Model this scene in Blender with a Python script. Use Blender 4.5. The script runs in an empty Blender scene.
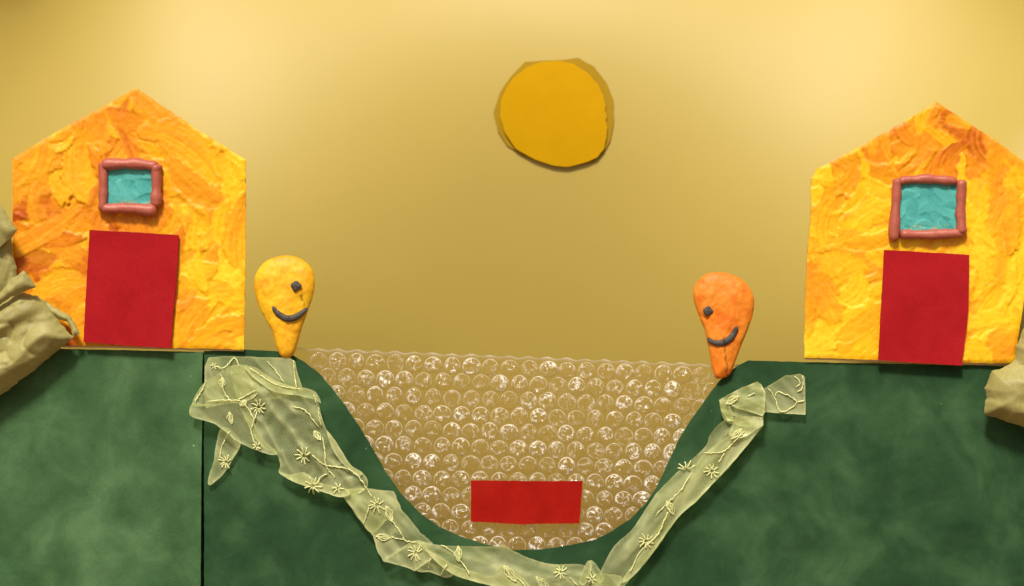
import bpy, math, random
import numpy as np
from mathutils import Vector
from mathutils.geometry import delaunay_2d_cdt

random.seed(7)
rng = np.random.default_rng(11)
SC = bpy.context.scene
COL = SC.collection

# ------------------------------------------------------------------ scale of the paper set
S = 0.00055            # one picture unit is 0.55 mm of paper
CAM = 1.30             # camera stands 1.3 m in front of the hill card
ZC = 0.205             # height of the lens above the table


def W(px, py, y):
    """a point of the set on the layer that stands y metres behind the hill card"""
    k = S * (CAM + y) / CAM
    return ((px - 512.0) * k, y, ZC + (293.0 - py) * k)


# ------------------------------------------------------------------ numpy noise
def _hash(ix, iy, seed):
    n = (ix.astype(np.int64) * 374761393 + iy.astype(np.int64) * 668265263 + seed * 974711) & 0x7fffffff
    n = ((n ^ (n >> 13)) * 1274126177) & 0x7fffffff
    return ((n ^ (n >> 16)) & 0xffff) / 65535.0


def vnoise(x, y, seed=0):
    x = np.asarray(x, float); y = np.asarray(y, float)
    ix = np.floor(x); iy = np.floor(y)
    fx = x - ix; fy = y - iy
    fx = fx * fx * (3 - 2 * fx); fy = fy * fy * (3 - 2 * fy)
    a = _hash(ix, iy, seed); b = _hash(ix + 1, iy, seed)
    c = _hash(ix, iy + 1, seed); d = _hash(ix + 1, iy + 1, seed)
    return (a * (1 - fx) + b * fx) * (1 - fy) + (c * (1 - fx) + d * fx) * fy


def fbm(x, y, seed=0, oct=4):
    s = 0; a = 0.5; t = 0
    for i in range(oct):
        s = s + a * vnoise(x * 2 ** i, y * 2 ** i, seed + 17 * i); t += a; a *= 0.5
    return s / t


def sstep(a, b, x):
    t = np.clip((x - a) / (b - a), 0, 1)
    return t * t * (3 - 2 * t)


# ------------------------------------------------------------------ mesh gathering
class MB:
    def __init__(self):
        self.v = []; self.f = []; self.c = []; self.n = 0; self.mi = []

    def add(self, v, f, c=None):
        v = np.asarray(v, float)
        self.v.append(v)
        self.f.extend([tuple(int(i) + self.n for i in q) for q in f])
        self.n += len(v)
        if c is None:
            c = np.ones((len(v), 3)) * 0.5
        self.c.append(np.asarray(c, float))

    def build(self, name, mat, parent=None, smooth=True):
        V = np.concatenate(self.v); C = np.concatenate(self.c)
        if parent is not None:
            V = V - np.array(parent.location)
        me = bpy.data.meshes.new(name)
        me.from_pydata(V.tolist(), [], self.f)
        at = me.color_attributes.new('Col', 'FLOAT_COLOR', 'POINT')
        at.data.foreach_set('color', np.concatenate([C, np.ones((len(C), 1))], 1).astype(np.float32).ravel())
        me.polygons.foreach_set('use_smooth', [smooth] * len(me.polygons))
        me.materials.append(mat)
        me.update()
        o = bpy.data.objects.new(name, me)
        COL.objects.link(o)
        if parent is not None:
            o.parent = parent
        return o


def tag(o, label=None, cat=None, group=None, kind=None):
    if label: o['label'] = label
    if cat: o['category'] = cat
    if group: o['group'] = group
    if kind: o['kind'] = kind
    return o


def thing(name, loc, label, cat, group=None):
    o = bpy.data.objects.new(name, None)
    o.empty_display_size = 0.02
    o.location = loc
    COL.objects.link(o)
    return tag(o, label, cat, group)


# ------------------------------------------------------------------ outlines and reliefs
def resample(poly, step, jitter=0.0, seed=0, closed=True):
    P = np.asarray(poly, float)
    out = []
    n = len(P)
    for i in range(n if closed else n - 1):
        a = P[i]; b = P[(i + 1) % n]
        k = max(1, int(round(np.linalg.norm(b - a) / step)))
        for j in range(k):
            out.append(a + (b - a) * j / k)
    if not closed:
        out.append(P[-1])
    out = np.array(out)
    if jitter:
        t = np.arange(len(out))
        out = out + jitter * (np.stack([fbm(out[:, 0] * .21, out[:, 1] * .21, seed, 3),
                                        fbm(out[:, 0] * .21, out[:, 1] * .21, seed + 91, 3)], 1) - .5) * 2
    return out


def spline(poly, per=6, closed=True):
    P = [np.asarray(p, float) for p in poly]; n = len(P); out = []
    rngi = range(n) if closed else range(n - 1)
    for i in rngi:
        if closed:
            p0, p1, p2, p3 = P[i - 1], P[i], P[(i + 1) % n], P[(i + 2) % n]
        else:
            p0, p1, p2, p3 = P[max(i - 1, 0)], P[i], P[i + 1], P[min(i + 2, n - 1)]
        for j in range(per):
            t = j / per
            out.append(0.5 * ((2 * p1) + (-p0 + p2) * t + (2 * p0 - 5 * p1 + 4 * p2 - p3) * t * t + (-p0 + 3 * p1 - 3 * p2 + p3) * t ** 3))
    if not closed:
        out.append(P[-1])
    return np.array(out)


def pdist(P, loop):
    A = loop; B = np.roll(loop, -1, 0)
    d = np.full(len(P), 1e9)
    for a, b in zip(A, B):
        ab = b - a
        t = np.clip(((P - a) @ ab) / max(ab @ ab, 1e-9), 0, 1)
        q = P - (a + t[:, None] * ab)
        d = np.minimum(d, (q * q).sum(1))
    return np.sqrt(d)


def inside(P, loop):
    x, y = P[:, 0], P[:, 1]
    r = np.zeros(len(P), bool)
    A = loop; B = np.roll(loop, -1, 0)
    for (ax, ay), (bx, by) in zip(A, B):
        if ay == by: continue
        c = ((ay > y) != (by > y)) & (x < (bx - ax) * (y - ay) / (by - ay) + ax)
        r ^= c
    return r


def cut(loop, step):
    """triangulate an outline with an even scatter of points inside it"""
    lo = loop.min(0); hi = loop.max(0)
    xs = np.arange(lo[0], hi[0], step); ys = np.arange(lo[1], hi[1], step)
    G = np.stack(np.meshgrid(xs, ys), -1)
    G[1::2, :, 0] += step / 2
    G = G.reshape(-1, 2)
    G = G + (rng.random(G.shape) - .5) * step * .3
    G = G[inside(G, loop)]
    if len(G):
        G = G[pdist(G, loop) > step * .55]
    P = np.concatenate([loop, G]) if len(G) else loop
    r = delaunay_2d_cdt([Vector(p) for p in P], [], [list(range(len(loop)))], 1, 1e-5)
    V = np.array([tuple(v) for v in r[0]]); F = [tuple(f) for f in r[2]]
    return V, F


def relief(mb, outline, yback, front, step=4.0, jit=0.0, seed=0, colour=None, closed=True, res=None, side_dark=None):
    """outline in paper units -> front surface raised by front(P, d) metres towards the viewer, rim and back"""
    loop = resample(outline, res or step, jit, seed)
    V, F = cut(loop, step)
    # orientation (picture y points down)
    d = pdist(V, loop)
    h = front(V, d)
    k = S * (CAM + yback) / CAM
    X = (V[:, 0] - 512) * k; Z = ZC + (293 - V[:, 1]) * k
    A = np.stack([X, yback - h, Z], 1)
    T = []
    for a, b, c in F:
        ar = (X[b] - X[a]) * (Z[c] - Z[a]) - (X[c] - X[a]) * (Z[b] - Z[a])
        T.append((a, b, c) if ar > 0 else (a, c, b))
    col = colour(V, d) if colour else None
    mb.add(A, T, col)
    if closed:
        cnt = {}
        for t in T:
            for i in range(3):
                e = (t[i], t[(i + 1) % 3])
                cnt[e] = 1
        be = [e for e in cnt if (e[1], e[0]) not in cnt]
        vs = sorted({i for e in be for i in e}); ix = {v: i for i, v in enumerate(vs)}
        m = len(vs)
        top = A[vs]; bot = top.copy(); bot[:, 1] = yback
        fs = [(ix[b], ix[a], ix[a] + m, ix[b] + m) for a, b in be]
        cc = np.concatenate([col[vs], col[vs]]) if col is not None else None
        mb.add(np.concatenate([top, bot]), fs, cc)
        B = A.copy(); B[:, 1] = yback
        mb.add(B, [(a, c, b) for a, b, c in T], col)


def tube(mb, pts, radii, seg=8, col=None, cap=True):
    P = np.asarray(pts, float); n = len(P)
    R = np.broadcast_to(np.asarray(radii, float), (n,))
    rings = []
    up = np.array([0, -1.0, 0])
    for i in range(n):
        t = P[min(i + 1, n - 1)] - P[max(i - 1, 0)]
        t = t / (np.linalg.norm(t) + 1e-12)
        a = np.cross(t, up); la = np.linalg.norm(a)
        a = a / la if la > 1e-6 else np.array([1.0, 0, 0])
        b = np.cross(t, a)
        an = np.linspace(0, 2 * math.pi, seg, endpoint=False)
        rings.append(P[i] + R[i] * (np.cos(an)[:, None] * a + np.sin(an)[:, None] * b))
    V = np.concatenate(rings)
    F = []
    for i in range(n - 1):
        for j in range(seg):
            F.append((i * seg + j, i * seg + (j + 1) % seg, (i + 1) * seg + (j + 1) % seg, (i + 1) * seg + j))
    if cap:
        V = np.concatenate([V, P[:1], P[-1:]])
        a, b = n * seg, n * seg + 1
        for j in range(seg):
            F.append((a, (j + 1) % seg, j))
            F.append((b, (n - 1) * seg + j, (n - 1) * seg + (j + 1) % seg))
    mb.add(V, F, None if col is None else np.tile(col, (len(V), 1)))


# ------------------------------------------------------------------ materials
def mat(name):
    m = bpy.data.materials.new(name); m.use_nodes = True
    nt = m.node_tree
    b = nt.nodes['Principled BSDF']
    return m, nt, b, nt.nodes.new, nt.links.new


def objco(nt):
    return nt.nodes.new('ShaderNodeTexCoord').outputs['Object']


def noise(nt, co, scale, detail=4, rough=.55, dist=0.0):
    n = nt.nodes.new('ShaderNodeTexNoise')
    n.inputs['Scale'].default_value = scale; n.inputs['Detail'].default_value = detail
    n.inputs['Roughness'].default_value = rough; n.inputs['Distortion'].default_value = dist
    nt.links.new(co, n.inputs['Vector'])
    return n.outputs['Fac']


def ramp(nt, fac, stops):
    r = nt.nodes.new('ShaderNodeValToRGB')
    e = r.color_ramp.elements
    while len(e) < len(stops): e.new(0.5)
    for el, (p, c) in zip(e, stops):
        el.position = p; el.color = (*c, 1) if len(c) == 3 else c
    nt.links.new(fac, r.inputs['Fac'])
    return r.outputs['Color']


def mixc(nt, a, b, fac, mode='MIX'):
    m = nt.nodes.new('ShaderNodeMix'); m.data_type = 'RGBA'; m.blend_type = mode
    for s, x in ((m.inputs[6], a), (m.inputs[7], b), (m.inputs[0], fac)):
        if hasattr(x, 'is_output'): nt.links.new(x, s)
        elif isinstance(x, tuple): s.default_value = (*x, 1)
        else: s.default_value = x
    return m.outputs[2]


def bump(nt, b, h, strength, dist):
    n = nt.nodes.new('ShaderNodeBump')
    n.inputs['Strength'].default_value = strength; n.inputs['Distance'].default_value = dist
    nt.links.new(h, n.inputs['Height'])
    nt.links.new(n.outputs['Normal'], b.inputs['Normal'])


def m_clay(name, rough=.5, tint=None, spec=.4):
    m, nt, b, N, L = mat(name)
    co = objco(nt)
    a = N('ShaderNodeAttribute'); a.attribute_name = 'Col'
    base = a.outputs['Color']
    if tint:
        base = mixc(nt, tint, tuple(x * .72 for x in tint), noise(nt, co, 160, 3, .6))
    v = ramp(nt, noise(nt, co, 420, 4, .7, .6), [(.35, (.90, .88, .86)), (.65, (1, 1, 1))])
    base = mixc(nt, base, v, 1.0, 'MULTIPLY')
    L(base, b.inputs['Base Color'])
    b.inputs['Roughness'].default_value = rough
    b.inputs['Specular IOR Level'].default_value = spec
    bump(nt, b, noise(nt, co, 700, 5, .65, 1.2), .35, .0006)
    return m


def m_suede(name, dark, mid, light, scale, spk=.5, sheen=.08, mott=.16):
    m, nt, b, N, L = mat(name)
    co = objco(nt)
    c = ramp(nt, noise(nt, co, scale, 5, .55, .5), [(.30, dark), (.48, mid), (.70, light)])
    c2 = ramp(nt, noise(nt, co, scale * 2.6, 4, .6, .8), [(.3, (1 - mott,) * 3), (.7, (1 + mott * .9,) * 3)])
    c = mixc(nt, c, c2, 1.0, 'MULTIPLY')
    f = noise(nt, co, 2200, 2, .7)
    c3 = ramp(nt, f, [(.3, (.82, .82, .82)), (.7, (1.14, 1.14, 1.14))])
    c = mixc(nt, c, c3, 1.0, 'MULTIPLY')
    # stray lint
    vo = N('ShaderNodeTexVoronoi'); vo.inputs['Scale'].default_value = 105
    L(co, vo.inputs['Vector'])
    lint = ramp(nt, vo.outputs['Distance'], [(.035, (1, 1, 1)), (.06, (0, 0, 0))])
    gate = ramp(nt, noise(nt, co, 60, 2), [(.56, (0, 0, 0)), (.66, (1, 1, 1))])
    lint = mixc(nt, lint, gate, 1.0, 'MULTIPLY')
    l2 = N('ShaderNodeRGBToBW'); L(lint, l2.inputs[0])
    k = N('ShaderNodeMath'); k.operation = 'MULTIPLY'; k.inputs[1].default_value = spk; L(l2.outputs[0], k.inputs[0])
    c = mixc(nt, c, tuple(min(1, x * 3.2 + .08) for x in light), k.outputs[0])
    L(c, b.inputs['Base Color'])
    b.inputs['Roughness'].default_value = .92
    b.inputs['Specular IOR Level'].default_value = .12
    b.inputs['Sheen Weight'].default_value = sheen
    b.inputs['Sheen Roughness'].default_value = .5
    b.inputs['Sheen Tint'].default_value = (*[min(1, x * 5 + .1) for x in light], 1)
    bump(nt, b, f, .35, .0004)
    return m


def m_paper(name, c0, rough=.55, spec=.35, var=.06, bs=.15, scale=60):
    m, nt, b, N, L = mat(name)
    co = objco(nt)
    r = ramp(nt, noise(nt, co, scale, 4, .6), [(.3, tuple(x * (1 - var) for x in c0)), (.7, tuple(x * (1 + var) for x in c0))])
    L(r, b.inputs['Base Color'])
    b.inputs['Roughness'].default_value = rough
    b.inputs['Specular IOR Level'].default_value = spec
    bump(nt, b, noise(nt, co, 1500, 4, .7), bs, .0003)
    return m


M = {}
M['sky'] = m_paper('yellow_backdrop_paper', (.450, .336, .063), .56, .58, .02, .04, 9)
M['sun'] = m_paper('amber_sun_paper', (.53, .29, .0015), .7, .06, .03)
M['sun_shadow'] = m_paper('mustard_shadow_paper', (.35, .215, .012), .7, .08, .04)  # colour of the painted shadow around the sun
M['table'] = m_paper('brown_table_wood', (.22, .13, .06), .6, .3, .2)
M['card'] = m_paper('cream_card', (.66, .50, .25), .7, .2, .08)
M['hill'] = m_suede('green_suede', (.0145, .046, .018), (.024, .067, .025), (.049, .113, .047), 26, .6)
M['hill_pale'] = m_suede('paler_green_suede', (.032, .084, .032), (.050, .116, .044), (.088, .176, .074), 24, .6)
M['red'] = m_suede('red_felt', (.315, .0075, .011), (.345, .0085, .0125), (.385, .012, .016), 45, .6, .0, .06)
M['boat'] = m_suede('bright_red_felt', (.285, .006, .002), (.315, .007, .003), (.345, .011, .005), 45, .5, .0, .07)
M['clay'] = m_clay('marbled_yellow_clay', .42, None, .24)
M['figclay'] = m_clay('figure_clay', .5, None, .3)
M['frame'] = m_clay('brick_red_clay', .42, (.50, .125, .080), .45)
M['teal'] = m_clay('teal_clay', .62, None, .25)
M['grey'] = m_clay('dark_grey_clay', .55, (.075, .066, .054), .35)

# crumpled khaki wrapping
m, nt, b, N, L = mat('khaki_suede_paper')
co = objco(nt)
c = ramp(nt, noise(nt, co, 70, 5, .6, .6), [(.3, (.27, .238, .075)), (.55, (.35, .315, .105)), (.75, (.43, .39, .145))])
c2 = ramp(nt, noise(nt, co, 900, 4, .7), [(.3, (.86, .85, .83)), (.7, (1.08, 1.08, 1.08))])
L(mixc(nt, c, c2, 1.0, 'MULTIPLY'), b.inputs['Base Color'])
b.inputs['Roughness'].default_value = .55; b.inputs['Specular IOR Level'].default_value = .38
bump(nt, b, noise(nt, co, 520, 4, .6, .8), .35, .0006)
M['khaki'] = m

# sheer ribbon
m, nt, b, N, L = mat('sheer_lime_organza')
co = objco(nt)
nt.nodes.remove(b)
out = nt.nodes['Material Output']
tr = N('ShaderNodeBsdfTransparent'); tr.inputs[0].default_value = (.93, .96, .80, 1)
di = N('ShaderNodeBsdfDiffuse'); tl = N('ShaderNodeBsdfTranslucent')
gl = N('ShaderNodeBsdfGlossy'); gl.inputs['Roughness'].default_value = .38; gl.inputs[0].default_value = (.85, .9, .6, 1)
cc = ramp(nt, noise(nt, co, 60, 3), [(.3, (.62, .66, .29)), (.7, (.76, .79, .41))])
L(cc, di.inputs[0]); L(cc, tl.inputs[0])
m1 = N('ShaderNodeMixShader'); m1.inputs[0].default_value = .28
L(di.outputs[0], m1.inputs[1]); L(tl.outputs[0], m1.inputs[2])
m2 = N('ShaderNodeMixShader'); m2.inputs[0].default_value = .06
L(m1.outputs[0], m2.inputs[1]); L(gl.outputs[0], m2.inputs[2])
# fine net weave: two crossed thread waves thin and thicken the cloth
wv = []
for ang in (0.6, -0.95):
    mp = N('ShaderNodeMapping'); mp.inputs['Rotation'].default_value = (0, ang, 0); L(co, mp.inputs['Vector'])
    w = N('ShaderNodeTexWave'); w.inputs['Scale'].default_value = 330; w.inputs['Distortion'].default_value = .8
    w.inputs['Detail'].default_value = 1; w.bands_direction = 'X'
    L(mp.outputs[0], w.inputs['Vector']); wv.append(w.outputs['Fac'])
mx = N('ShaderNodeMath'); mx.operation = 'ADD'; L(wv[0], mx.inputs[0]); L(wv[1], mx.inputs[1])
mr = N('ShaderNodeMapRange'); mr.inputs['From Min'].default_value = 0; mr.inputs['From Max'].default_value = 2
mr.inputs['To Min'].default_value = -.05; mr.inputs['To Max'].default_value = .05
L(mx.outputs[0], mr.inputs['Value'])
at = N('ShaderNodeAttribute'); at.attribute_name = 'Col'
sp = N('ShaderNodeSeparateColor'); L(at.outputs['Color'], sp.inputs[0])
ad = N('ShaderNodeMath'); ad.operation = 'ADD'; ad.use_clamp = True
L(mr.outputs[0], ad.inputs[0]); L(sp.outputs[0], ad.inputs[1])
m3 = N('ShaderNodeMixShader'); L(ad.outputs[0], m3.inputs[0])
L(tr.outputs[0], m3.inputs[1]); L(m2.outputs[0], m3.inputs[2]); L(m3.outputs[0], out.inputs[0])
M['lace'] = m
M['thread'] = m_paper('pale_lime_thread', (.70, .71, .33), .65, .2, .16, .3, 300)

# bubble wrap plastic
m, nt, b, N, L = mat('clear_bubble_plastic')
nt.nodes.remove(b); out = nt.nodes['Material Output']; co = objco(nt)
tr = N('ShaderNodeBsdfTransparent'); tr.inputs[0].default_value = (.99, .945, .86, 1)  # amber tint stands in for warm light bounced between the layers
gl = N('ShaderNodeBsdfGlossy'); gl.inputs['Roughness'].default_value = .07; gl.inputs[0].default_value = (1, .95, .84, 1)
df = N('ShaderNodeBsdfDiffuse'); df.inputs[0].default_value = (.86, .83, .74, 1)
fr = N('ShaderNodeFresnel'); fr.inputs['IOR'].default_value = 1.24
bp = N('ShaderNodeBump'); bp.inputs['Strength'].default_value = .5; bp.inputs['Distance'].default_value = .0005
L(noise(nt, co, 420, 3, .6, 1.5), bp.inputs['Height']); L(bp.outputs[0], gl.inputs['Normal'])
L(bp.outputs[0], fr.inputs['Normal'])
ma = N('ShaderNodeMath'); ma.operation = 'MULTIPLY'; ma.inputs[1].default_value = 1.0; ma.use_clamp = True
L(fr.outputs[0], ma.inputs[0])
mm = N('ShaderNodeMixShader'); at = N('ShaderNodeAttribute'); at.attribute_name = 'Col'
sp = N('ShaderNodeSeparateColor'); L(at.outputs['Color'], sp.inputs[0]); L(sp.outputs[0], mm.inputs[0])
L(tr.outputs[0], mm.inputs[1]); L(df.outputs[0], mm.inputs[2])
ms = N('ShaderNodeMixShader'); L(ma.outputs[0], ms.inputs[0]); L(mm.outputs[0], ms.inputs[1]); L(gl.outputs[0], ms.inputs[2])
L(ms.outputs[0], out.inputs[0])
M['plastic'] = m

# ------------------------------------------------------------------ setting: table, hanging backdrop, hill cards
mb = MB()
mb.add([(-6, -6, 0), (6, -6, 0), (6, 6, 0), (-6, 6, 0)], [(0, 1, 2, 3)])
tag(mb.build('ground', M['table'], None, False), kind='structure')

YB = 0.165
ZM = ZC + (293 - 230) * S * (CAM + YB) / CAM


SHADE_BEND = [(0, 1, -0.029), (0, 2, 0.021), (0, 3, 0.021), (2, 1, 0.15972), (2, 2, 0.12706), (2, 0, -0.05049), (4, 0, -0.06625), (4, 1, 0.03713), (4, 2, -0.1645), (6, 1, -0.00052), (1, 1, -0.00633), (3, 1, 0.02445), (2, 3, -0.0982), (1, 0, -0.03303), (6, 0, 0.005), (0, 4, 0.02055)]  # bend fitted so the sheet's slopes make its light-to-dark gradient


def ybk(x, z):
    """the backdrop paper, its bend shaped for shading: bellies out in the middle, its top and upper corners fall back"""
    zr = z - ZM
    dz = np.clip(zr, -.24, .20); xc = np.clip(x, -.335, .335)
    X = xc / .3; Z = dz / .2
    y = YB + 0 * x; gz = 0; gx = 0
    for i, j, c in SHADE_BEND:
        y = y + c * X ** i * Z ** j
        if j: gz = gz + c * j * X ** i * Z ** (j - 1) / .2
        if i: gx = gx + c * i * X ** (i - 1) * Z ** j / .3
    y = y + gz * (zr - dz) + np.clip(gx, -.5, .5) * (x - xc) * .5
    y = np.maximum(y, .06)
    return y


mb = MB()
nx, nz = 140, 90
xs = np.linspace(-1.3, 1.3, nx); zs = np.linspace(0.003, 1.1, nz)
XX, ZZ = np.meshgrid(xs, zs)
V = np.stack([XX, ybk(XX, ZZ), ZZ], -1).reshape(-1, 3)
F = [(j * nx + i, j * nx + i + 1, (j + 1) * nx + i + 1, (j + 1) * nx + i) for j in range(nz - 1) for i in range(nx - 1)]
mb.add(V, F)
V2 = V.copy(); V2[:, 1] += .0012
mb.add(V2, [tuple(reversed(f)) for f in F])
tag(mb.build('sky', M['sky']), kind='structure')

hill_main = [(204.3, 660), (204.6, 500), (204.2, 440), (205.0, 395), (204.4, 351), (245, 349.5), (275, 351), (293, 355), (303, 361), (318, 372),
             (332, 388), (345, 405), (358, 424), (372, 447), (385, 470), (400, 492), (420, 513), (440, 527), (462, 537), (490, 545.5),
             (515, 550), (540, 549.5), (570, 545), (594, 540), (612, 531), (630, 519), (645, 504), (656, 488), (668, 463), (680, 437),
             (690, 421), (700, 407), (712, 390), (723, 377), (737, 366), (748, 360.5), (800, 362), (850, 363), (950, 365), (1024, 366.5),
             (1400, 372), (1400, 660)]
hill_left = [(-380, 660), (-380, 344), (-60, 346), (70, 349), (120, 350), (203.4, 352), (202.6, 380), (203.0, 410), (202.2, 450), (201.6, 500), (201.4, 540), (201.2, 586), (201, 660)]


def flat(t, amp=.0006, sc=.02, seed=3):
    return lambda P, d: t + amp * (fbm(P[:, 0] * sc, P[:, 1] * sc, seed, 2) - .5)


mb = MB()
relief(mb, hill_main, 0.0016, flat(.0016), 12, .5, 5, res=4)
tag(mb.build('hill', M['hill'], None, False), kind='structure')
mb = MB()
relief(mb, hill_left, 0.0012, lambda P, d: .0016 + .0005 * fbm(P[:, 0] * .02, P[:, 1] * .02, 8, 2) + .0012 * sstep(185, 203, P[:, 0]) * fbm(P[:, 1] * .03, P[:, 1] * 0, 4, 2),
       8, .35, 8, res=3.5)
tag(mb.build('hill', M['hill_pale'], None, False), kind='structure')
mb = MB()
relief(mb, [(184, 660), (184, 353), (222, 353), (222, 660)], .0125, lambda P, d: .001 + 0 * d, 12)  # added strip behind the slit between the hill cards, so it reads dark
tag(mb.build('hill', M['hill'], None, False), kind='structure')

# ------------------------------------------------------------------ the paper sun on the backdrop
disc = [(558, 61), (573, 64), (587, 73), (597, 84), (603, 96), (605, 106), (604.6, 111), (606.2, 117), (605.6, 121), (607, 128), (606, 138),
        (604, 149), (597, 158), (585, 163), (568, 167), (553, 165.5), (535, 159.5), (516, 149), (505, 133), (500, 116), (501, 100), (506, 88),
        (514, 77), (527, 67), (541, 62)]
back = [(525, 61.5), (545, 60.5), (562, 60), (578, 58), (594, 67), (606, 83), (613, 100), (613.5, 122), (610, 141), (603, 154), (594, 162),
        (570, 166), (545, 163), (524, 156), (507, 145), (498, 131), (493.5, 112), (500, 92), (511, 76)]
yc = float(ybk(np.array([.025]), np.array([ZC + 180 * S * 1.12]))[0])
sun = thing('paper_sun', W(553, 113, yc), 'round amber paper sun with a torn right edge on the yellow backdrop', 'paper sun')


def on_backdrop(outline, off, step, name, m, jit, thick=.0006):
    mb = MB()
    loop = resample(outline, step * .6, jit, 4)
    V, F = cut(loop, step)
    k = S * (CAM + yc) / CAM
    X = (V[:, 0] - 512) * k; Z = ZC + (293 - V[:, 1]) * k
    Y = ybk(X, Z) - off
    A = np.stack([X, Y, Z], 1)
    T = [(a, b, c) if (X[b] - X[a]) * (Z[c] - Z[a]) - (X[c] - X[a]) * (Z[b] - Z[a]) > 0 else (a, c, b) for a, b, c in F]
    mb.add(A, T)
    E = {(t[i], t[(i + 1) % 3]) for t in T for i in range(3)}
    be = [e for e in E if (e[1], e[0]) not in E]
    vs = sorted({i for e in be for i in e}); ix = {v: i for i, v in enumerate(vs)}
    bot = A[vs].copy(); bot[:, 1] += thick
    mb.add(np.concatenate([A[vs], bot]), [(ix[b], ix[a], ix[a] + len(vs), ix[b] + len(vs)) for a, b in be])
    B = A.copy(); B[:, 1] += thick
    mb.add(B, [(a, c, b) for a, b, c in T])
    return mb.build(name, m, sun, False)


on_backdrop(back, .0010, 8, 'shadow_rim', M['sun_shadow'], .5)  # larger sheet standing in for the soft shadow around the disc
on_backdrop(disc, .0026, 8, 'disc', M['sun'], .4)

# ------------------------------------------------------------------ clay houses
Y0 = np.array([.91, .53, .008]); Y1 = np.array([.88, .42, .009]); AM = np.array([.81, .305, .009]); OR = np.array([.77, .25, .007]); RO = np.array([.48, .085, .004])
LE = np.array([.93, .60, .022])


def clay_field(P, seed, n, bias, L0=(16, 54), W0=(6, 19), flow=None):
    """knife and finger smears laid over one another: returns height (0..1) and colour"""
    r = np.random.default_rng(seed)
    lo = P.min(0); hi = P.max(0)
    h = .45 + .25 * fbm(P[:, 0] * .03, P[:, 1] * .03, seed, 3)
    q = bias(P[:, 0], P[:, 1]) + 1.3 * (fbm(P[:, 0] * .025, P[:, 1] * .02, seed + 3, 3) - .5)
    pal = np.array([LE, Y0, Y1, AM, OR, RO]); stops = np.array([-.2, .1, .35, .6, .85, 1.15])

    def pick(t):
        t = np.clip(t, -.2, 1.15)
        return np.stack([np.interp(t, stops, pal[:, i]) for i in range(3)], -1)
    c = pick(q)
    for i in range(n):
        cx, cy = lo + r.random(2) * (hi - lo)
        L = r.uniform(*L0); Wd = r.uniform(*W0)
        if r.random() < .35: L *= .6; Wd *= .7
        a = (flow(cx, cy) if flow else 0) + r.normal(0, .6)
        ca, sa = math.cos(a), math.sin(a)
        dx = P[:, 0] - cx; dy = P[:, 1] - cy
        near = (np.abs(dx) < L * 1.4) & (np.abs(dy) < L * 1.4)
        if not near.any(): continue
        idx = np.nonzero(near)[0]
        u = dx[idx] * ca + dy[idx] * sa; v = -dx[idx] * sa + dy[idx] * ca
        v = v + r.normal(0, .35) * u * u / L
        wob = (fbm(u * .16 + i, v * .16, i, 3) - .5)
        mk = 1 - (u / L) ** 2 - (v / Wd) ** 2 + wob * .9
        w = sstep(0, r.choice([.10, .22, .5, .9]), mk)
        t = bias(np.array([cx]), np.array([cy]))[0] + r.normal(0, .20)
        st = fbm(v * .45 + i * 3.1, u * .03, i + 50, 3) - .5
        tilt = r.normal(0, .20); lvl = r.uniform(.36, .68)
        hs = lvl + tilt * v / Wd + .22 * u / L * r.choice([-1, 1]) + .16 * st
        hs = hs + .16 * np.exp(-((mk - .09) / .06) ** 2) * (r.random() < .5) + .14 * (fbm(v * .8, u * .10, i + 80, 2) - .5)
        op = r.uniform(.75, 1.0)
        h[idx] = h[idx] * (1 - w * op) + hs * w * op
        c[idx] = c[idx] * (1 - w[:, None] * op * .92) + pick(t + .55 * st + .15 * u / L) * w[:, None] * op * .92
    return np.clip(h, -.1, 1.3), c


def clay_wall(mb, outline, yback, seed, bias, n, flow, step=1.35, rough_edge=.8):
    st = {}

    def f(P, d):
        h, c = clay_field(P, seed, n, bias, flow=flow)
        # specks of darker clay
        st['c'] = c
        e = sstep(-.5, 3.5, d)
        return .0009 + (.0018 * h + .0005 * (fbm(P[:, 0] * .22, P[:, 1] * .22, seed + 30, 3) - .5)) * (.35 + .65 * e)
    relief(mb, outline, yback, f, step, rough_edge, seed, colour=lambda P, d: st['c'], res=1.6)


def roll(win, pts, rad, y, name='frame', seed=0):
    P = spline([np.array(p, float) for p in pts], 8, False)
    t = np.linspace(0, 1, len(P))
    R = np.interp(t, np.linspace(0, 1, len(rad)), rad)
    R = R * 1.10 * (1 + .46 * (fbm(t * 8 + seed * 7, t * 0, seed, 3) - .5))
    R = R * np.sqrt(np.clip(1 - np.clip((np.abs(t - .5) - .44) / .065, 0, 1) ** 2 * .85, .05, 1))
    pts3 = np.array([W(p[0], p[1], y) for p in P])
    pts3[:, 1] += .0007 * (fbm(t * 5, t * 0, seed + 4, 2) - .5)
    mb = MB(); tube(mb, pts3, R * S, 14)
    q = mb.v[0]; g = q / S
    q[:, 1] += .0009 * (fbm(g[:, 0] * .20 + seed, g[:, 2] * .20, seed + 8, 3) - .5)
    q[:, 2] += .0007 * (fbm(g[:, 0] * .16 + seed, g[:, 2] * .16, seed + 18, 2) - .5)
    q[:, 0] += .0007 * (fbm(g[:, 0] * .16 + seed, g[:, 2] * .16, seed + 28, 2) - .5)
    mb.v[0] = mb.v[0] - np.array(win.parent.location)      # win itself sits at its house's origin
    return mb.build(name, M['frame'], win)


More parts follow.
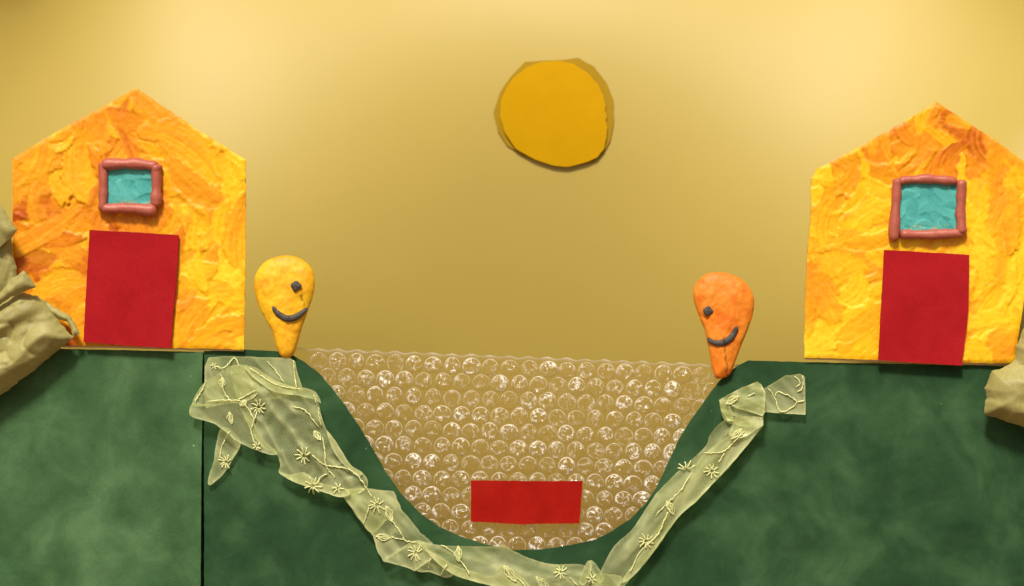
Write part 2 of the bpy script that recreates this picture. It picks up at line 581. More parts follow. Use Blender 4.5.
def house(base, label, wall, wseed, bias, flow, door, dj, pane, pseed, rolls, n=300):
    yc0 = -.0005
    t = thing('clay_house', W(base[0], base[1], yc0), label, 'house', 'clay houses on the hill')
    mb = MB(); relief(mb, [(x, y + (1.8 if y > 330 else 0)) for x, y in wall], yc0, lambda P, d: .0010 + 0 * d, 14, .25, 2, res=6)
    mb.build('card_backing', M['card'], t, False)
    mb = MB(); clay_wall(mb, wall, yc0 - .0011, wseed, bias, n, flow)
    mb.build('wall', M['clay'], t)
    mb = MB(); relief(mb, door, -.0047, lambda P, d: .0010 + .0010 * fbm(P[:, 0] * .02, P[:, 1] * .02, dj, 2), 6, .45, dj, res=3)
    mb.build('door', M['red'], t, False)
    mb = MB()
    st = {}

    def f(P, d):
        h, c = clay_field(P, pseed, 26, lambda x, y: 0 * x + .4, (9, 20), (5, 9), lambda x, y: .6)
        g = np.clip((h - .2) / .6, 0, 1)[:, None]
        st['c'] = np.array([.04, .31, .29]) * (1 - g) + np.array([.10, .46, .42]) * g
        k = fbm(P[:, 0] * .5, P[:, 1] * .5, 5, 2)
        low = sstep(.62, .70, k) * sstep(P[:, 1].max() - 11, P[:, 1].max() - 6, P[:, 1])
        st['c'] = st['c'] * (1 - low[:, None] * .45) + np.array([.7, .38, .03]) * low[:, None] * .45
        return .0006 + .0010 * h * (.5 + .5 * sstep(0, 4, d))
    relief(mb, pane, -.0040, f, 1.0, .3, 3, colour=lambda P, d: st['c'])
    w = mb.build('window', M['teal'], t)
    for i, (pts, rad) in enumerate(rolls):
        roll(w, pts, rad, -.0058 - .0003 * (i % 2), 'frame_roll', i + pseed)
    return t


wallA = [(136, 88), (160, 104), (200, 131), (246, 160), (246, 205), (245.5, 270), (244.5, 330), (244, 349.5), (203, 348.5), (130, 346.5), (70, 345.5), (14, 345), (14, 300), (13, 240), (13, 158.5), (60, 130), (100, 109)]


def biasA(x, y):
    # orange to the left and low, clear yellow down the right side
    t = .61 - .45 * sstep(140, 225, x) + .8 * (fbm(x * .03, y * .02 - x * .012, 55, 3) - .5) + .70 * sstep(52, 16, x) * sstep(170, 230, y) + .10 * sstep(210, 330, y) * sstep(110, 60, x)  # red at the left edge is part clay, part the bundle's shadow painted in
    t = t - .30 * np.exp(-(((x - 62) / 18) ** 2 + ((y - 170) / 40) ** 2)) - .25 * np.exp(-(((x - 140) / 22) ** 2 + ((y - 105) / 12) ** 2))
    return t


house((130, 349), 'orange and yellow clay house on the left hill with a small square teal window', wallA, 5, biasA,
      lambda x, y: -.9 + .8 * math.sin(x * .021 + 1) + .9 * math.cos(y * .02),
      [(90, 230), (135, 232.3), (179, 235.2), (177.5, 270), (174, 310), (171, 348.3), (130, 345.6), (84, 342), (86.5, 290)], 3,
      [(104, 164), (155, 164), (154, 209), (104, 208)], 4,
      [([(103, 162), (103.5, 185), (102.5, 211)], (4.4, 4.2, 4.6)),
       ([(101, 165), (130, 163.5), (158, 166.5)], (5.0, 5.1, 4.6)),
       ([(156, 164), (156.5, 185), (156, 207)], (5.6, 5.0, 5.8)),
       ([(102, 208.5), (128, 208.5), (157, 210.5)], (4.8, 5.0, 5.8))])

wallB = [(936, 102), (962, 119), (995, 141), (1036, 170), (1035, 220), (1027, 280), (1019, 330), (1013.5, 363.5), (960, 362.5), (880, 360), (804, 357.5), (804.5, 320), (806.5, 260), (810.5, 215),
         (811, 178), (817, 169), (860, 146), (900, 124)]


def biasB(x, y):
    t = .24 + 1.5 * (fbm(x * .034 + y * .008, y * .014, 77, 3) - .5) + .34 * np.exp(-(((x - 960) / 46) ** 2 + ((y - 148) / 24) ** 2)) + .18 * sstep(180, 120, y) + .25 * np.exp(-(((x - 865) / 22) ** 2 + ((y - 270) / 50) ** 2))
    t = t + .22 * np.exp(-(((x - 850) / 40) ** 2 + ((y - 165) / 16) ** 2)) - .12 * np.exp(-(((x - 830) / 20) ** 2 + ((y - 240) / 60) ** 2))
    t = t + .4 * np.exp(-(((x - 1000) / 16) ** 2 + ((y - 345) / 10) ** 2)) + .25 * np.exp(-(((x - 812) / 8) ** 2 + ((y - 290) / 40) ** 2))
    return t


house((910, 362), 'brighter yellow clay house on the right hill with a wide teal window', wallB, 21, biasB,
      lambda x, y: -1.1 + .5 * math.sin(x * .03) + .6 * math.cos(y * .018 + 1),
      [(884, 250), (927, 252.3), (969, 254.8), (968, 312), (964.5, 340), (961.3, 365.6), (920, 363), (878, 360.3), (881, 305)], 9,
      [(896, 181), (961, 181), (961, 233), (896, 233)], 8,
      [([(897, 178.5), (896, 205), (893.5, 241)], (4.0, 4.0, 5.9)),
       ([(899, 181), (928, 178.8), (957, 181.5)], (3.9, 4.4, 3.6)),
       ([(961.5, 180), (960.5, 207), (961.5, 234)], (5.0, 4.6, 4.8)),
       ([(900, 234.5), (930, 234.5), (965, 233)], (4.2, 4.6, 3.4))], 300)

# ------------------------------------------------------------------ clay figures


def figure(base, label, outline, palette, eye, er, mouth, mr, seed):
    t = thing('clay_figure', W(base[0], base[1], -.003), label, 'clay figure', 'smiling clay figures on the banks')
    st = {}
    loop = spline(outline, 5)

    def f(P, d):
        dm = 24.0
        q = np.clip(d / dm, 0, 1)
        h = 8.5 * S * np.sqrt(np.clip(1 - (1 - q) ** 2, 0, 1))
        n = fbm(P[:, 0] * .06, P[:, 1] * .06, seed, 3) - .5
        n2 = fbm(P[:, 0] * .25, P[:, 1] * .18, seed + 5, 3) - .5
        crack = np.exp(-((P[:, 0] - (base[0] + (14 if seed == 1 else -6)) - 4 * n2 - .12 * (P[:, 1] - 280)) / .7) ** 2) * sstep(.5, .62, fbm(P[:, 0] * 0, P[:, 1] * .05, seed + 9, 2))
        hh = .0014 * n + .0007 * n2 - .0009 * crack
        a, b2, c2 = [np.array(x) for x in palette]
        w = np.clip(.5 + 1.7 * n + .9 * n2, 0, 1)[:, None]
        col = a * (1 - w) + b2 * w
        w2 = (sstep(.60, .72, fbm(P[:, 0] * .09 + 9, P[:, 1] * .11, seed + 21, 3)) * .55)[:, None]
        top = (sstep(0, 1, (outline[0][1] + 16 - P[:, 1]) / 16 + 1.2 * n) * .5)[:, None]
        col = col * (1 - w2) + c2 * w2
        col = col * (1 - top) + c2 * top
        tip = (sstep(base[1] - 24, base[1], P[:, 1]) * .3)[:, None]
        col = col * (1 - tip) + c2 * tip
        col = col * (1 - .6 * crack[:, None])
        st['c'] = col
        st['P'] = P
        return np.maximum(h + hh * sstep(0, 3, d), .0002) + .0006
    mb = MB()
    relief(mb, loop, -.0022, f, 1.3, .25, seed, colour=lambda P, d: st['c'], res=1.5)
    mb.build('body', M['figclay'], t)
    V = mb.v[0]; Pp = st['P']

    def yat(px, py):
        i = np.argmin(((Pp - np.array([px, py])) ** 2).sum(1)); return float(V[i, 1])
    mb = MB()
    c = np.array(W(*eye, yat(*eye) - .0006))
    nu, nv = 14, 9
    vs = []; fs = []
    for j in range(nv + 1):
        th = math.pi * j / nv
        for i in range(nu):
            ph = 2 * math.pi * i / nu
            k = (1 + .13 * math.cos(4 * ph + .6)) * (1 + .05 * math.sin(3 * ph + seed))
            vs.append(c + er * S * k * np.array([math.sin(th) * math.cos(ph), -.30 * math.cos(th), math.sin(th) * math.sin(ph)]))
    for j in range(nv):
        for i in range(nu):
            fs.append((j * nu + i, (j + 1) * nu + i, (j + 1) * nu + (i + 1) % nu, j * nu + (i + 1) % nu))
    mb.add(vs, fs); mb.build('eye', M['grey'], t)
    mb = MB()
    P = spline(mouth, 6, False)
    tt = np.linspace(0, 1, len(P))
    R = mr * S * np.interp(tt, [0, .08, .35, .6, .92, 1], [.25, .7, 1, 1.05, .75, .2]) * (1 + .2 * (fbm(tt * 8, tt * 0, seed, 2) - .5))
    ctr = [yat(p[0], p[1]) - .0003 for p in P]
    tube(mb, [W(p[0], p[1], y) for p, y in zip(P, ctr)], R, 10)
    q = mb.v[0]; yy = np.append(np.repeat(ctr, 10), [ctr[0], ctr[-1]])
    q[:, 1] = yy + (q[:, 1] - yy) * .6 + .0005 * (fbm(q[:, 0] / S * .3, q[:, 2] / S * .3, seed + 5, 2) - .5)
    mb.build('mouth', M['grey'], t)


figure((287, 357), 'yellow clay teardrop figure with one eye and a wide smile on the left bank',
       [(288, 255.5), (300, 258.5), (310, 266), (315, 279), (313.5, 294), (308, 311), (302, 328), (297, 345), (294, 354), (288, 358), (281, 356), (276, 345), (272, 331), (265, 318), (258, 304), (254.3, 287), (256, 274), (264, 263), (276, 257)],
       ((.86, .52, .014), (.86, .43, .014), (.74, .30, .012)), (296, 286), 5.2, [(273, 306.5), (277, 312.5), (284, 317.5), (291, 318.5), (299, 315), (307.5, 308)], 3.3, 1)
figure((722, 377), 'orange clay teardrop figure with one eye and a crooked smile on the right bank',
       [(717, 272), (732, 274.5), (746, 283), (753.5, 297), (753, 312), (748, 329), (741, 346), (735, 362), (730, 374), (722, 378.3), (715, 377), (711.5, 365), (708, 346), (704, 329), (697, 311), (693, 296), (695, 285), (704, 275)],
       ((.80, .22, .014), (.80, .29, .030), (.72, .135, .008)), (708, 311), 4.8, [(707.5, 338), (713, 342), (721, 343), (729, 339.5), (734.5, 332.5), (737, 326)], 3.1, 2)

# ------------------------------------------------------------------ bubble wrap lake
SL = .040


def wrap_y(px, py):
    return .0085 + .0012 * (fbm(px * .012, py * .012, 31, 2) - .5)


mb = MB()
cols = 110; rws = 60
topx = np.linspace(284, 742, cols)
V = []; F = []
for j in range(rws):
    t = j / (rws - 1)
    for i, px in enumerate(topx):
        y_top = 348.5 + SL * (px - 320) + 1.1 * math.sin(px * .33) + .9 * float(vnoise(px * .11, 0, 3))
        py = y_top + (590 - y_top) * t ** 1.15
        yy = wrap_y(px, py) - (.0016 * math.exp(-((py - y_top) / 4.5) ** 2) * (1 + .7 * math.sin(px * .33)))
        V.append(W(px, py, float(yy)))
for j in range(rws - 1):
    for i in range(cols - 1):
        F.append((j * cols + i, (j + 1) * cols + i, (j + 1) * cols + i + 1, j * cols + i + 1))
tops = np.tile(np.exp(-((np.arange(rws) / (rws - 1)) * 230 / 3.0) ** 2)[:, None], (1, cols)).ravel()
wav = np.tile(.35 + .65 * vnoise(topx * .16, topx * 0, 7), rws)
mb.add(V, F, np.stack([.012 + .75 * tops * wav] * 3, 1))  # wavy top edge whitened as a painted highlight
br = random.Random(5)
SEG = 34
row = 0
while True:
    cy0 = 361.5 + row * 16.25
    if cy0 > 590: break
    off = 9.6 if row % 2 else 0
    for ci in range(-4, 24):
        cx = 356.8 + ci * 19.15 + off + br.uniform(-.5, .5) - (row * SL * 16 * .3)
        cy = cy0 + SL * 100 + (SL - .0022 * row) * (cx - 450) + br.uniform(-.3, .3)
        if cx < 300 or cx > 728: continue
        # buried far behind the hill: leave out
        lim = np.interp(cx, [300, 345, 385, 440, 515, 595, 655, 690, 728], [368, 405, 470, 528, 551, 541, 490, 421, 372])
        if cy > lim + 14: continue
        R = 8.75 * br.uniform(.95, 1.03)
        full = br.uniform(.75, 1.15)
        if cx < 335 or cx > 690: full *= .35
        elif br.random() < .12: full *= .5
        sd = br.randrange(10000)
        ex = br.uniform(.94, 1.06)
        fs = []
        y0 = float(wrap_y(cx, cy)) - .0001
        H = 5.2 * S * full
        a0 = br.uniform(0, 6.28)
        rr = np.array([1.06, 1.02, .985, .95, .90, .83, .75, .66, .56, .45, .33, .20, .08])
        an = np.linspace(0, 2 * math.pi, SEG, endpoint=False) + a0
        RR, AA = [q.ravel() for q in np.meshgrid(rr, an, indexing='ij')]
        px = cx + R * RR * np.cos(AA) * ex; py = cy + R * RR * np.sin(AA) / ex
        px = np.append(px, cx); py = np.append(py, cy); RR = np.append(RR, 0)
        prof = np.sqrt(np.clip(1 - RR ** 5, 0, 1))
        gx = px - cx; gy = py - cy
        dn = fbm(gx * .26 + sd, gy * .26, sd, 2) - .5
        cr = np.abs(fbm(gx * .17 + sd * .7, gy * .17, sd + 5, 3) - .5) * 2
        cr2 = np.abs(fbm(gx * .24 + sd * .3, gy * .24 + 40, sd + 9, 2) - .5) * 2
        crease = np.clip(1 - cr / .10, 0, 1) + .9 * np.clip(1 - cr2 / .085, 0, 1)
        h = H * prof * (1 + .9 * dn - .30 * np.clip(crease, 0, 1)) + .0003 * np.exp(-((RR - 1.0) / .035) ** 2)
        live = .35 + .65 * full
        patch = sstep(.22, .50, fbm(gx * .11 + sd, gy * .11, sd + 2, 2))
        glint = np.clip(.55 * np.exp(-((RR - .97) / .042) ** 2) * (.45 + .75 * fbm(np.cos(np.arctan2(gy, gx)) * 2 + sd, np.sin(np.arctan2(gy, gx)) * 2, sd + 3, 2)) + .80 * crease * patch * (RR < .95), 0, .8) * live  # highlights on rim and creases, painted in as milky white
        glint = glint * (.55 + .75 * br.random()) + .015
        kx = S * (CAM + y0) / CAM
        vs = np.stack([(px - 512) * kx, y0 - np.maximum(h, 0), ZC + (293 - py) * kx], 1)
        for k in range(len(rr) - 1):
            for j in range(SEG):
                fs.append((k * SEG + j, (k + 1) * SEG + j, (k + 1) * SEG + (j + 1) % SEG, k * SEG + (j + 1) % SEG))
        c0 = len(rr) * SEG
        for j in range(SEG):
            fs.append(((len(rr) - 1) * SEG + j, c0, (len(rr) - 1) * SEG + (j + 1) % SEG))
        mb.add(vs, fs, np.stack([glint] * 3, 1))
    row += 1
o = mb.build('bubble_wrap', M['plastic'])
tag(o, 'clear bubble wrap sheet forming the lake between the green hills', 'bubble wrap')

# ------------------------------------------------------------------ red felt boat
mb = MB()
relief(mb, [(471, 480.3), (500, 480.6), (540, 481), (582.5, 481), (581, 502), (579.5, 523.2), (545, 523.4), (520, 524.2), (495, 522.5), (471, 521.5)], .0042,
       lambda P, d: .0012 + .0006 * fbm(P[:, 0] * .03, P[:, 1] * .03, 2, 2), 5, .3, 3, res=3)
o = mb.build('felt_rectangle', M['boat'], None, False)
tag(o, 'bright red felt rectangle lying on the bubble wrap', 'felt piece')

# ------------------------------------------------------------------ sheer embroidered ribbon
rb = thing('lace_ribbon', W(500, 560, -.002), 'sheer lime green embroidered ribbon draped along the dark green banks', 'ribbon')
lb = MB()
LAYERS = []


def sheet(poly, y, amp=.0014, seed=0, sc=.045, ang=.8, soft=True, jit=.4):
    pl = spline(poly, 4) if soft else np.array(poly, float)
    ca, sa = math.cos(ang), math.sin(ang)

    def f(P, d):
        u = P[:, 0] * ca + P[:, 1] * sa; v = -P[:, 0] * sa + P[:, 1] * ca
        h = amp * ((fbm(u * sc * .45, v * sc * 1.7, seed, 3) - .5) * 1.6 + .55 * np.clip(1 - np.abs(fbm(u * sc * .35, v * sc * 1.5, seed + 60, 3) - .5) * 6, 0, 1) + .38 * np.abs(fbm(P[:, 0] * .075, P[:, 1] * .075, seed + 33, 2) - .5) * 4)
        # rolled hem stands slightly proud
        return h + .0004 * np.exp(-(d / 1.8) ** 2)
    def dens(P, d):
        # share of thread: selvedge doubled over, bunched folds closer woven
        u = P[:, 0] * ca + P[:, 1] * sa; v = -P[:, 0] * sa + P[:, 1] * ca
        r = 1 - np.abs(fbm(u * sc * .35, v * sc * 1.5, seed + 60, 3) - .5) * 5
        o = .31 + .27 * np.exp(-(d / 1.3) ** 2) + .34 * np.clip(r, 0, 1) ** 2 + .16 * (fbm(P[:, 0] * .05, P[:, 1] * .05, seed + 70, 2) - .5)
        return np.stack([o, o, o], 1)
    relief(lb, pl, y, f, 2.4, jit, seed, closed=False, res=2.0, colour=dens)


sheet([(221, 428), (216, 445), (214, 460), (208, 480), (210, 485), (216, 481), (226, 471), (233, 459), (241, 443), (232, 430)], -.0024, .0006, 1)
sheet([(209, 357.5), (224, 356), (260, 357), (290, 358), (295, 361), (298, 374), (303, 390), (285, 397), (250, 402), (225, 404), (206, 408), (204.5, 390), (205, 366)], -.0026, .0008, 2, soft=False)
sheet([(232, 366), (250, 367), (262, 374), (275, 382), (290, 386), (305, 388), (315, 393), (319, 405), (323, 420), (328, 431), (335, 440), (342, 452), (350, 464), (362, 472), (368, 480), (366, 489),
       (352, 496), (344, 497), (330, 494), (316, 489.5), (303, 485), (288, 478.5), (279, 472), (280.5, 465), (277, 455), (264, 448), (254, 436), (246, 420), (238, 402), (234, 385)], -.0046, .0026, 3, .04, .9)
sheet([(192, 404), (204, 383), (215, 376), (230, 366), (250, 366), (259, 384), (256, 396), (240, 403), (225, 403), (205, 406)], -.0058, .0010, 4)
sheet([(190, 415), (193, 403), (206, 404), (225, 400), (240, 401.5), (249, 409), (255, 424), (262, 438), (277, 452), (273, 455), (262, 452), (250, 447.5), (237, 441), (225, 431), (214, 423.5), (203, 420)], -.0066, .0009, 5)
sheet([(244, 366), (257, 368), (271, 378), (288, 385), (304, 387.5), (316, 392), (321, 403), (314, 399), (295, 395), (275, 392), (262, 384), (252, 376)], -.0072, .0007, 6)
sheet([(279, 472), (290, 474.5), (303, 472), (315, 479), (325, 484), (345, 488), (350, 494), (340, 497), (325, 492.5), (305, 486), (288, 479)], -.0068, .0008, 7)
sheet([(327, 431), (335, 440), (343, 453), (351, 465), (363, 473), (357, 475), (345, 466), (336, 455), (331, 446)], -.0066, .0006, 17)
sheet([(340, 489), (368, 488.5), (394, 491), (397.5, 500), (402, 510), (412, 521), (420, 532), (433, 543), (425, 548), (405, 548), (383, 561), (378, 552), (373, 536), (362, 522), (352, 508), (344, 498)], -.0056, .0010, 8, soft=False, jit=.6)
sheet([(348, 489), (375, 489), (393, 498), (398, 506), (385, 522), (372, 533), (360, 520), (350, 505)], -.0048, .0007, 27)
sheet([(415, 541), (432, 549), (446, 561), (454, 573), (446, 577.5), (430, 572), (415, 569)], -.0040, .0007, 9)
sheet([(383, 561), (397, 551), (412, 541), (420, 540), (428, 549), (432, 559), (415, 571), (406, 567), (395, 564)], -.0074, .0006, 10, soft=False)
sheet([(418, 541), (440, 545), (470, 546), (494, 546), (503, 544.5), (512, 550), (530, 558), (552, 564), (580, 564), (592, 570), (602, 582), (600, 602), (560, 604), (530, 597), (498, 587), (470, 580), (455, 575), (440, 565), (428, 553)], -.0062, .0018, 11, .035, .3)
sheet([(425, 549), (440, 556), (455, 565), (475, 572), (493, 576), (500, 566), (515, 572), (532, 590), (498, 587), (470, 580), (455, 575), (440, 565)], -.0078, .0008, 12)
sheet([(579, 582), (586, 563), (590, 561), (592, 566), (586, 584)], -.0080, .0004, 13)
sheet([(589, 562), (594, 562), (604, 577), (600, 583), (595, 580)], -.0085, .0004, 14)
sheet([(590, 604), (592, 585), (598, 574), (610, 574), (622, 577), (617, 590), (604, 604)], -.0088, .0009, 15)
sheet([(597, 602), (597, 582), (600, 572), (606, 560), (614, 546), (626, 535), (633, 528), (645, 510), (655, 495), (664, 485), (676, 473), (692, 459), (706, 445), (710, 434), (721, 422), (735, 416), (752, 418), (763, 424), (756, 435), (744, 449), (731, 465),
       (718, 478), (706, 490), (696, 502), (684, 510), (675, 522), (665, 536), (655, 550), (641, 568), (629, 580), (614, 598)], -.0052, .0015, 16, .04, -.9)
sheet([(702, 456), (714, 446), (728, 436), (745, 428), (761, 425), (744, 449), (718, 478), (697, 500), (676, 520), (655, 549), (632, 577), (622, 580), (645, 548), (664, 518), (678, 494), (690, 473)], -.0070, .0009, 18, .04, -.9)
sheet([(763, 389), (785, 375.5), (800, 373.8), (805, 377), (805.5, 415), (785, 413.5), (764, 412)], -.0034, .0006, 19, soft=False)
for k in range(2):
    sheet([(719, 400), (728, 394.5), (741, 388), (757, 381.5), (761, 384), (765, 392), (764.5, 412), (762, 416), (750, 412), (736, 408), (729, 404), (732, 412), (733.5, 421), (727, 421), (722, 411)], -.0066 - .0012 * k, .0018, 20 + k, .07, .3, soft=False)
sheet([(722, 406), (745, 405), (764, 404), (763, 424), (745, 428), (734, 424), (735, 416), (727, 414)], -.0058, .0012, 44, .07, .3, soft=False)
sheet([(720, 402), (730, 408), (735, 421), (731, 424), (723, 418)], -.0060, .0005, 22)
sheet([(734, 420), (745, 416), (762, 417), (763, 425), (750, 434), (735, 440), (728, 434)], -.0078, .0016, 23, .07, .5, soft=False)
rib = lb.build('ribbon_cloth', M['lace'], rb)

YT = -.0096


def ytop(px, py):
    """height of the cloth surface under a stitch"""
    best = -.004
    V = RV
    d = (V[:, 0] - px) ** 2 + (V[:, 1] - py) ** 2
    i = d < 9
    if i.any(): best = V[i, 2].min()
    return best


allv = np.concatenate(lb.v)
kk = S * (CAM + allv[:, 1]) / CAM
RV = np.stack([allv[:, 0] / kk + 512, 293 - (allv[:, 2] - ZC) / kk, allv[:, 1]], 1)
er = random.Random(3)


def stitch(mb, pts, rad, jit=.5, per=5, seed=0):
    P = spline(pts, per, False)
    P = resample(P, 1.3, 0, 0, False)
    n = len(P)
    P = P + (np.stack([vnoise(np.arange(n) * .8, 0 * np.arange(n), seed), vnoise(np.arange(n) * .8, 0 * np.arange(n) + 5, seed)], 1) - .5) * jit * 2
    ys = np.array([ytop(*p) for p in P])
    if n > 3:
        ys = np.convolve(np.pad(ys, 2, mode='edge'), np.ones(5) / 5, 'valid')
    R = rad * S * (1 + .45 * (vnoise(np.arange(n) * 1.1, 0 * np.arange(n), seed + 3) - .5) * 2)
    R[0] *= .5; R[-1] *= .5
    tube(mb, [W(p[0], p[1], y - .0004) for p, y in zip(P, ys)], R, 6)


stems = [[(293, 360), (295, 375), (297, 388)], [(267, 361), (275, 370), (284, 382)], [(314, 395), (318, 409), (321, 425)],
         [(322, 437), (325, 450), (326, 465), (335, 478)], [(312, 455), (325, 465), (345, 468), (357, 475), (364, 484), (372, 497)],
         [(212, 365), (224, 368), (234, 358), (240, 367)], [(221, 374), (224, 392), (232, 402)], [(195, 402), (203, 388), (206, 380)],
         [(207, 402), (225, 400), (240, 401), (248, 408), (254, 420), (251, 430), (255, 445)], [(238, 400), (256, 390)], [(254, 420), (258, 410)],
         [(230, 431), (222, 446), (220, 458)], [(393, 522), (400, 532), (406, 541), (417, 542)], [(391, 537), (405, 540)],
         [(441, 545), (450, 550), (462, 563), (470, 575)], [(431, 558), (428, 569)], [(447, 564), (441, 575)], [(517, 577), (527, 588)], [(570, 577), (578, 586)],
         [(768, 388), (775, 398), (781, 412), (797, 402), (779, 392), (775, 397)], [(797, 402), (805, 400)], [(795, 376), (800, 383), (796, 388)],
         [(803, 375), (803, 387), (797, 392)], [(703, 453), (722, 452), (733, 443), (745, 431)], [(718, 463), (724, 453)],
         [(690, 476), (681, 490), (668, 503), (655, 516)], [(668, 512), (662, 526), (655, 538), (640, 552), (630, 572)], [(748, 396), (755, 393)],
         [(293, 407), (303, 409), (312, 418), (319, 428)], [(327, 474), (320, 478), (318, 484)], [(369, 507), (366, 516), (364, 524)], [(250, 368), (275, 384), (300, 389)]]
for i, s in enumerate(stems):
    mb = MB(); stitch(mb, s, .60, .6, 5, i * 7); mb.build('embroidered_stem', M['thread'], rb)


def flower(c, r, n=9, a0=0, a1=6.283, rad=.66, sd=0):
    mb = MB()
    for k in range(n):
        a = a0 + (a1 - a0) * k / n + er.uniform(-.12, .12)
        L = r * er.uniform(.8, 1.1)
        ca, sa = math.cos(a), math.sin(a)
        pts = [(c[0] + .18 * r * ca, c[1] + .18 * r * sa), (c[0] + .6 * L * ca - .05 * L * sa, c[1] + .6 * L * sa + .05 * L * ca), (c[0] + L * ca, c[1] + L * sa)]
        stitch(mb, pts, rad, .15, 4, sd * 31 + k)
    mb.build('embroidered_flower', M['thread'], rb)


for i, (c, r) in enumerate([((259, 407), 8), ((304, 456), 9), ((313, 486), 9), ((226, 462), 7.5), ((377, 505), 9), ((416, 553), 9), ((561, 572), 7.5), ((712, 471), 8.5), ((646, 541), 8), ((257, 446), 5), ((338, 488), 6), ((592, 579), 6), ((214, 366), 4), ((768, 411), 3)]):
    flower(c, r, 9 if r > 6 else 6, er.uniform(0, 1), sd=i) if i != 13 else None
flower((686, 470), 10, 5, 3.3, 6.3, sd=40)


def leaf(a, b, w, sd=0):
    mb = MB()
    a = np.array(a, float); b = np.array(b, float); d = b - a; nrm = np.array([-d[1], d[0]]) / np.linalg.norm(d)
    for k in range(5):
        s = (k / 4 - .5) * 2 * w
        stitch(mb, [a, a + d * .35 + nrm * s, a + d * .7 + nrm * s * .8, b], .45, .7, 4, sd * 13 + k)
    mb.build('embroidered_leaf', M['thread'], rb)


for i, (a, b, w) in enumerate([((386, 506), (393, 523), 3.2), ((376, 536), (391, 538), 3), ((458, 546), (459, 562), 3), ((504, 566), (516, 582), 3.2), ((536, 577), (551, 592), 3.2), ((667, 501), (674, 515), 2.8),
                               ((726, 404), (739, 396), 3), ((314, 431), (321, 440), 3), ((229, 412), (232, 424), 2.6), ((742, 429), (730, 440), 2.6), ((222, 378), (222, 388), 3), ((246, 400), (240, 406), 2.4)]):
    leaf(a, b, w, i)

# ------------------------------------------------------------------ crumpled khaki bundles at both sides


def crumple(mb, poly, yback, thick, seed, ang, amp, soft=14, step=2.0, sc=.03):
    ca, sa = math.cos(ang), math.sin(ang)

    def f(P, d):
        wx = P[:, 0] + 10 * (fbm(P[:, 0] * .03, P[:, 1] * .03, seed + 40, 2) - .5)
        wy = P[:, 1] + 10 * (fbm(P[:, 0] * .03, P[:, 1] * .03, seed + 41, 2) - .5)
        u = wx * ca + wy * sa; v = -wx * sa + wy * ca
        n1 = fbm(u * sc * .22, v * sc * 1.0, seed, 2) - .5
        n2 = fbm(u * sc * .7 + v * sc * .5, v * sc * 1.4 - u * sc * .5, seed + 7, 2) - .5
        fold = 1 - np.abs(n1) * 4.5                       # long soft folds with a crisp ridge
        kink = np.exp(-(n2 / .045) ** 2)                  # sharp pressed-in creases
        r3 = fbm(P[:, 0] * .16, P[:, 1] * .16, seed + 9, 3) - .5
        e = 1 - np.exp(-d / soft)
        return np.maximum(.0008 + thick * e + amp * e * (fold - .40 * kink + .10 * r3), .0006)
    relief(mb, poly, yback, f, step, 1.2, seed, res=2)


t = tag(bpy.data.objects.new('x', None)) if False else None
mb = MB()
crumple(mb, [(-90, 230), (-60, 236), (0, 240), (10, 236), (13, 246), (12.5, 256), (17, 268), (16, 284), (0, 300), (-90, 320)], -.0096, .003, 5, 1.3, .003, 5, sc=.06)
crumple(mb, [(-70, 160), (-25, 182), (2, 206.5), (9, 217), (17.5, 230), (13, 236), (8, 240), (-2, 249), (-30, 262), (-80, 250)], -.0170, .0022, 3, .9, .0018, 5, sc=.045)
crumple(mb, [(44, 299), (52, 306), (62, 312), (71, 316.5), (76, 325), (80.5, 333.5), (73.5, 337), (71, 328), (67.5, 321.5), (60, 319), (50, 314)], -.0096, .003, 13, .7, .0010, 4)
crumple(mb, [(-130, 330), (-60, 310), (0, 304), (20, 292), (38, 296), (46, 304), (53, 312.5), (60, 322), (67, 331), (74, 337), (67, 343), (55, 353), (36, 369), (20, 381), (0, 396), (-50, 430), (-120, 440), (-150, 390)], -.0100, .008, 17, -.55, .0034, 9, sc=.050)
crumple(mb, [(-80, 326), (-20, 306), (2, 291), (13, 278), (24, 271), (31, 279), (36, 287), (22, 292), (6, 300), (-14, 316), (-60, 345)], -.0180, .0030, 9, -.55, .0016, 5, sc=.05)
o = mb.build('crumpled_wrap', M['khaki'])
tag(o, 'large folded khaki bundle with a pointed corner overlapping the left house', 'crumpled bundle', 'crumpled khaki bundles at the sides')
mb = MB()
crumple(mb, [(1120, 300), (1060, 306), (1030, 318), (1023, 330), (1016, 347), (1015, 360), (1004, 368), (994, 370), (990, 374), (992, 380), (1010, 392), (1060, 400), (1120, 390)], -.0096, .006, 23, 1.1, .0025, 6, sc=.05)
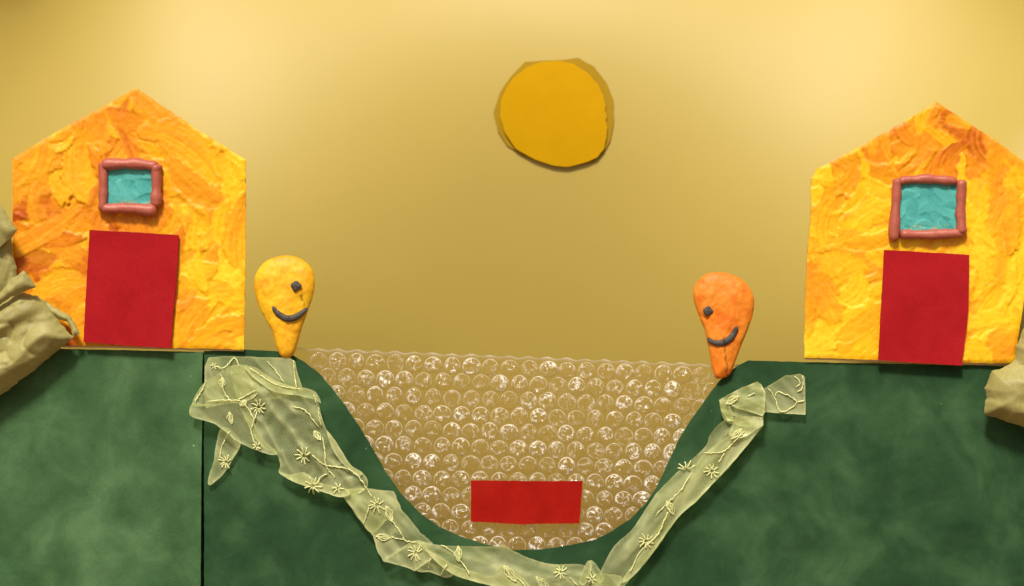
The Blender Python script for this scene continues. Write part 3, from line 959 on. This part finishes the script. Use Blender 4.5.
crumple(mb, [(1006, 366), (1018, 362), (1040, 352), (1130, 350), (1150, 430), (1090, 446), (1050, 438), (1024, 427), (1008, 422), (998, 418), (984, 414), (985, 402), (987, 398), (984.5, 388), (990, 377), (991, 371), (998, 370)], -.0104, .011, 29, .35, .0038, 12, sc=.045)
o = mb.build('crumpled_wrap', M['khaki'])
tag(o, 'smaller crumpled khaki bundle below the corner of the right house', 'crumpled bundle', 'crumpled khaki bundles at the sides')

# ------------------------------------------------------------------ daylight
EL, AZ = 50.0, -12.0       # elevation; azimuth from straight behind the camera, negative is to the left
w = bpy.data.worlds.new('World'); SC.world = w; w.use_nodes = True
nt = w.node_tree
bg = nt.nodes['Background']
sk = nt.nodes.new('ShaderNodeTexSky'); sk.sky_type = 'NISHITA'; sk.sun_disc = False
sk.sun_elevation = math.radians(EL); sk.sun_rotation = math.radians(180 - AZ)
sk.air_density = .4; sk.dust_density = 6.0; sk.ozone_density = .4
nt.links.new(sk.outputs[0], bg.inputs[0]); bg.inputs[1].default_value = .055
ld = bpy.data.lights.new('sun_lamp', 'SUN'); ld.energy = 3.2; ld.angle = math.radians(9); ld.color = (1, .94, .83)
lo = bpy.data.objects.new('sun_lamp', ld); COL.objects.link(lo)
e, a = math.radians(EL), math.radians(AZ)
to = Vector((math.sin(a) * math.cos(e), -math.cos(a) * math.cos(e), math.sin(e)))
lo.rotation_euler = to.to_track_quat('Z', 'Y').to_euler()
lo.location = to * 3

# ------------------------------------------------------------------ camera
cd = bpy.data.cameras.new('camera'); co_ = bpy.data.objects.new('camera', cd); COL.objects.link(co_)
co_.location = (0, -CAM, ZC); co_.rotation_euler = (math.radians(90), 0, 0)
cd.sensor_width = 36; cd.lens = 36 * CAM / (1024 * S)
cd.clip_start = .01; cd.clip_end = 100
cd.dof.use_dof = True; cd.dof.focus_distance = CAM - .006; cd.dof.aperture_fstop = 9
SC.camera = co_
SC.view_settings.view_transform = 'Standard'; SC.view_settings.look = 'None'
SC.view_settings.exposure = .37; SC.view_settings.gamma = 1; SC.view_settings.use_curve_mapping = False
try:
    SC.cycles.transparent_max_bounces = 24; SC.cycles.max_bounces = 10
except Exception:
    pass
